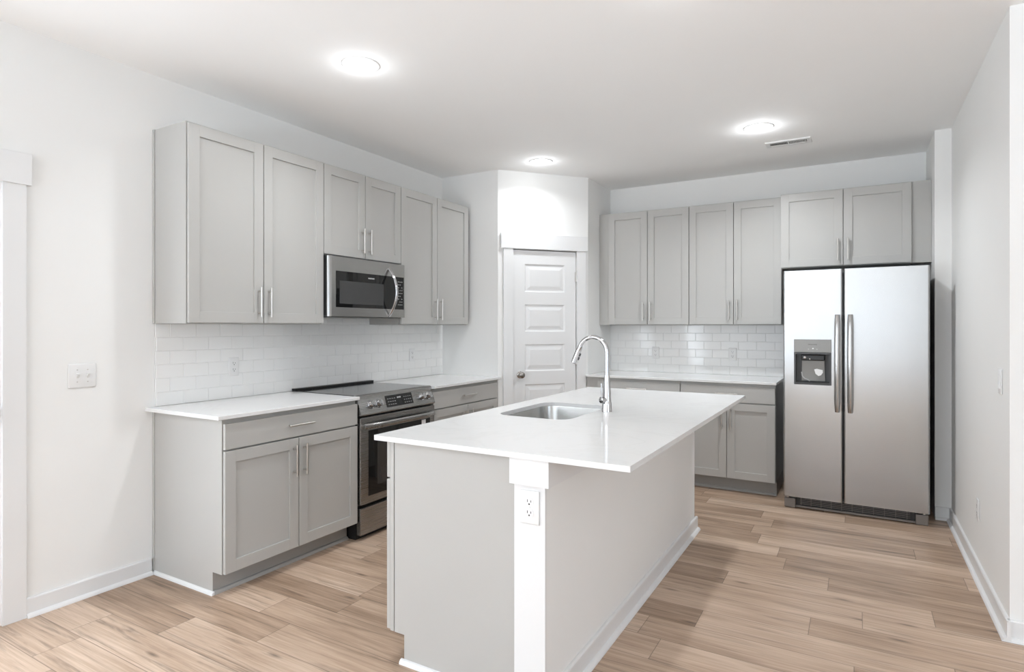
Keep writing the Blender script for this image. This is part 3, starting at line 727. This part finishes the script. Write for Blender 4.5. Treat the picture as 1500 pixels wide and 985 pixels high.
rn = random.Random(5)
for i in range(4):
    for j in range(3): on_slope(dm, 1.180 + i * 0.022, 1.193 + i * 0.022, 0.036 + j * 0.02, 0.0385 + j * 0.02, 0.003, 0.0033)
for i in range(4):
    for j in range(3): on_slope(dm, 1.345 + i * 0.021, 1.355 + i * 0.021, 0.036 + j * 0.02, 0.0385 + j * 0.02, 0.003, 0.0033)
for u in (1.278, 1.292, 1.306): on_slope(dm, u, u + 0.009, 0.074, 0.084, 0.003, 0.0033)
dm.build('display_lettering', M_LGREY, disp)
for u in (1.020, 1.094, 1.537, 1.611):
    c = Vector(slope(u, 0.058, 0.0)); ax = (0, nd.x, nd.y)
    MB(LW).lathe(c, ax, [(0.0285, 0.0005), (0.028, 0.003), (0.0215, 0.004), (0.0205, 0.026), (0.019, 0.030), (0.012, 0.031)], 28).build('knob', M_CHROME, cp, smooth=True, angle=40)
od = MB(LW).box(RY0 + 0.002, RY1 - 0.002, 0.6145, 0.650, 0.225, 0.776, 0.003).build('oven_door', M_STEELY, rg)
MB(LW).box(RY0 + 0.072, RY1 - 0.058, 0.6505, 0.6525, 0.272, 0.690).build('oven_window', M_BGLASS, od)
MB(LW).box(RY0 + 0.15, RY1 - 0.14, 0.6526, 0.6529, 0.33, 0.62).build('window_screen', M_COOK, od)
# broad bar handle
hp = []
for k in range(17):
    t = k / 16; u = RY0 + 0.024 + (RY1 - RY0 - 0.048) * t
    out = 0.662 + 0.030 * min(1, 6 * min(t, 1 - t))
    hp.append((u, out, 0.722))
hm = MB(LW).tube(hp, 0.009, 16, flat=1.95, up=(0, 0, 1))
for u in (RY0 + 0.030, RY1 - 0.030): hm.box(u - 0.010, u + 0.010, 0.650, 0.672, 0.710, 0.734, 0.002)
hm.build('handle', M_STEELY, od, smooth=True, angle=50)
MB(LW).box(1.52, 1.565, 0.6531, 0.6536, 0.650, 0.686).build('sticker', M_WHITE, od)['label'] = 'small white sticker'
MB(LW).box(RY0 + 0.002, RY1 - 0.002, 0.6145, 0.650, 0.034, 0.204, 0.003).build('storage_drawer', M_STEELY, rg)
MB(LW).box(RY0 + 0.006, RY1 - 0.006, 0.05, 0.60, 0.0, 0.030).build('plinth', M_BLACK, rg)

# ------------------------------------------------------------------ microwave
mw = thing('microwave', (0.2, 1.295, 1.425), 'stainless steel over-the-range microwave with black glass door', 'microwave')
MY0, MY1, MZ0, MZ1 = 0.9165, 1.6735, 1.424, 1.8265
MB(LW).box(MY0, MY1, 0.010, 0.3505, MZ0 + 0.004, MZ1, 0.003).build('body', M_BLACK, mw)
md = MB(LW)
rr_ = [(MY0, 0.3508)] + [(MY0 + 0.034 * (1 - math.cos(math.radians(90 * k / 8))), 0.351 + 0.016 * math.sin(math.radians(90 * k / 8))) for k in range(1, 9)]
rr_ += [(MY1 - 0.004, 0.367), (MY1, 0.363), (MY1, 0.3508)]
md.profile_z(rr_, MZ0, MZ1 - 0.003)
fd = md.build('door', M_STEELM, mw, smooth=True, angle=25)
gl = MB(LW).box(0.980, 1.660, 0.3672, 0.3690, 1.485, 1.728, 0.0006).build('door_glass', M_BGLASS, fd)
MB(LW).box(1.011, 1.437, 0.3691, 0.3694, 1.510, 1.664).build('window_screen', M_DGREY, gl)
text_mesh('FRIGIDAIRE', 0.0125, LW, 1.310, 0.3692, 1.696, 'logo', M_WHITE, gl)
kp = MB(LW)
for j in range(9):
    z = 1.690 - j * 0.0215
    for i in range(3):
        if (j + i) % 4 == 3: continue
        kp.box(1.592 + i * 0.019, 1.603 + i * 0.019, 0.3691, 0.3694, z, z + 0.004)
kp.build('keypad_marks', M_LGREY, gl)
hp = []
for k in range(25):
    t = k / 24; z = 1.434 + (1.786 - 1.434) * t
    hp.append((1.497, 0.366 + 0.076 * math.sin(math.pi * t) ** 0.85, z))
MB(LW).tube(hp, 0.0085, 16, flat=1.5, up=(1, 0, 0)).build('handle', M_CHROME, fd, smooth=True, angle=50)
MB(LW).box(MY0 + 0.02, MY1 - 0.02, 0.02, 0.345, MZ0 - 0.004, MZ0 + 0.0035).build('underside_vent', M_DGREY, mw)
MB(LW).box(MY0 + 0.05, 1.25, 0.06, 0.30, MZ0 - 0.008, MZ0 - 0.0045).box(1.33, MY1 - 0.06, 0.06, 0.30, MZ0 - 0.008, MZ0 - 0.0045).build('grease_filter', M_MGREY, mw)

# ------------------------------------------------------------------ outlets and switches
def outlet(f, u, z, label, d0=0.0, wide=0.070, high=0.114):
    r = thing('power_outlet', f(u, d0, z - high / 2), label, 'outlet', 'duplex power outlets')
    MB(f).box(u - wide / 2, u + wide / 2, d0 + 0.0003, d0 + 0.0065, z - high / 2, z + high / 2, 0.0035, 3).build('cover_plate', M_PLATE, r, smooth=True)
    for s in (-1, 1):
        zc = z + s * 0.0195
        rc = MB(f)
        pts = [(u + 0.0168 * math.cos(6.283185 * k / 28), zc + max(-0.0138, min(0.0138, 0.0168 * math.sin(6.283185 * k / 28)))) for k in range(28)]
        rc.profile_d(pts, d0 + 0.0064, d0 + 0.0082)
        rc = rc.build('receptacle', M_PLATE, r)
        sm = MB(f).box(u - 0.0080, u - 0.0056, d0 + 0.0082, d0 + 0.0085, zc - 0.001, zc + 0.0085).box(u + 0.0056, u + 0.0080, d0 + 0.0082, d0 + 0.0085, zc - 0.001, zc + 0.0065)
        sm.lathe((u, d0 + 0.0081, zc - 0.0075), (0, 1, 0), [(0.0030, 0), (0.0030, 0.0005)], 12)
        sm.build('slots', M_SLOT, rc)
    MB(f).lathe((u, d0 + 0.0064, z), (0, 1, 0), [(0.0032, 0), (0.0028, 0.0012)], 12).build('screw', M_PLATE, r)
    return r
TD = 0.0085
outlet(LW, 0.480, 1.108, 'white outlet on the left tile, near its free end', TD)
outlet(LW, 2.187, 1.110, 'white outlet on the left tile, near the pantry corner', TD)
outlet(BW, 1.655, 1.101, 'white outlet on the back tile, nearer the faucet', TD)
outlet(BW, 2.369, 1.104, 'white outlet on the back tile, nearer the refrigerator', TD)
outlet(RW, 2.222, 0.362, 'white outlet low on the right wall')
outlet(F((0, -0.003, 0), (1, 0, 0), (0, -1, 0)), 2.360, 0.722, 'large white outlet on the island end post, below the worktop', 0.0, 0.076, 0.118)

sw = thing('light_switch', (0, -0.348, 1.05), 'white double light switch plate on the left wall', 'light switch')
MB(LW).box(-0.410, -0.286, 0.0003, 0.0068, 1.050, 1.170, 0.004, 3).build('cover_plate', M_PLATE, sw, smooth=True)
for u in (-0.371, -0.325):
    tg = MB(LW).prism([(0.0065, 1.098), (0.0185, 1.114), (0.0195, 1.121), (0.0165, 1.123), (0.0065, 1.122)], lambda p, k: (u - 0.005 + 0.010 * k, p[0], p[1]))
    tg.build('toggle', M_PLATE, sw)
    for z in (1.080, 1.140): MB(LW).lathe((u, 0.0067, z), (0, 1, 0), [(0.0032, 0), (0.0026, 0.0012)], 12).build('screw', M_MGREY if False else M_NICKEL, sw)
s2 = thing('light_switch', (XR2, 1.645, 1.05), 'white single switch plate on the right wall near its corner', 'light switch')
MB(RW).box(1.609, 1.681, 0.0003, 0.0065, 1.046, 1.162, 0.0035, 3).build('cover_plate', M_PLATE, s2, smooth=True)
MB(RW).prism([(0.006, 1.071), (0.0110, 1.073), (0.0075, 1.104), (0.0085, 1.137), (0.006, 1.137)], lambda p, k: (1.628 + 0.034 * k, p[0], p[1])).build('rocker', M_PLATE, s2)

# ------------------------------------------------------------------ ceiling lights and vent
def can(x, y, label, key, group='recessed ceiling lights'):
    r = thing('recessed_light', (x, y, H), label, 'ceiling light', group)
    MB().lathe((x, y, H - 0.0003), (0, 0, -1), [(0.098, 0), (0.097, 0.004), (0.090, 0.006), (0.078, 0.005), (0.070, 0.001)], 40, cap1=False).build('trim_ring', M_BAFFLE, r, smooth=True, angle=60)
    MB().lathe((x, y, H - 0.0004), (0, 0, -1), [(0.070, 0), (0.062, 0.006), (0.045, 0.013), (0.02, 0.016), (0.002, 0.017)], 36, cap0=True).build('lens', M_LENS, r, smooth=True, angle=60)
    l = bpy.data.lights.new('bulb_light', 'POINT'); l.energy = PW[key + '_P']; l.color = CAN_COL; l.shadow_soft_size = 0.035
    lo = bpy.data.objects.new('bulb_light', l); lo.location = (x, y, H - 0.056); COL.objects.link(lo)
    area_lamp('down_light', (x, y, H - 0.020), (0, 0, 0), 'DISK', 0.13, 0, PW[key + '_A'], CAN_COL, 145)
    return r
can(1.080, 0.480, 'round recessed ceiling light over the aisle beside the range', 'CAN1')
can(1.058, 2.595, 'round recessed ceiling light in front of the pantry door', 'CAN2')
can(2.760, 2.598, 'round recessed ceiling light beside the ceiling vent', 'CAN3')
can(2.760, 0.480, 'round recessed ceiling light above the island, at the top picture edge', 'CAN4')

v = thing('ceiling_vent', (2.907, 3.058, H), 'white rectangular ceiling vent with dark slots near the back wall', 'vent')
VX0, VX1, VY0, VY1 = 2.752, 3.062, 2.990, 3.126
fr_ = MB()
fr_.box(VX0, VX1, VY0, VY0 + 0.030, H - 0.010, H - 0.0003, 0.003).box(VX0, VX1, VY1 - 0.030, VY1, H - 0.010, H - 0.0003, 0.003)
fr_.box(VX0, VX0 + 0.030, VY0 + 0.029, VY1 - 0.029, H - 0.0098, H - 0.0003).box(VX1 - 0.030, VX1, VY0 + 0.029, VY1 - 0.029, H - 0.0098, H - 0.0003)
fr_.box(2.902, 2.912, VY0 + 0.029, VY1 - 0.029, H - 0.0098, H - 0.0003)
fr_.build('frame', M_PLATE, v)
MB().box(VX0 + 0.028, VX1 - 0.028, VY0 + 0.028, VY1 - 0.028, H - 0.002, H - 0.0003).build('duct_opening', M_SLOT, v)
lm = MB()
for k in range(24):
    x = VX0 + 0.034 + k * 0.0104
    if abs(x - 2.907) < 0.010: continue
    lm.prism([(x, H - 0.0022), (x + 0.002, H - 0.0022), (x + (0.006 if x < 2.907 else -0.002), H - 0.0095), (x + (0.004 if x < 2.907 else -0.004), H - 0.0095)], lambda p, k_: (p[0], (VY1 - 0.030) if k_ else (VY0 + 0.030), p[1]))
lm.build('louvers', M_PLATE, v)

for o in list(bpy.data.objects):
    if '_o' in o: del o['_o']
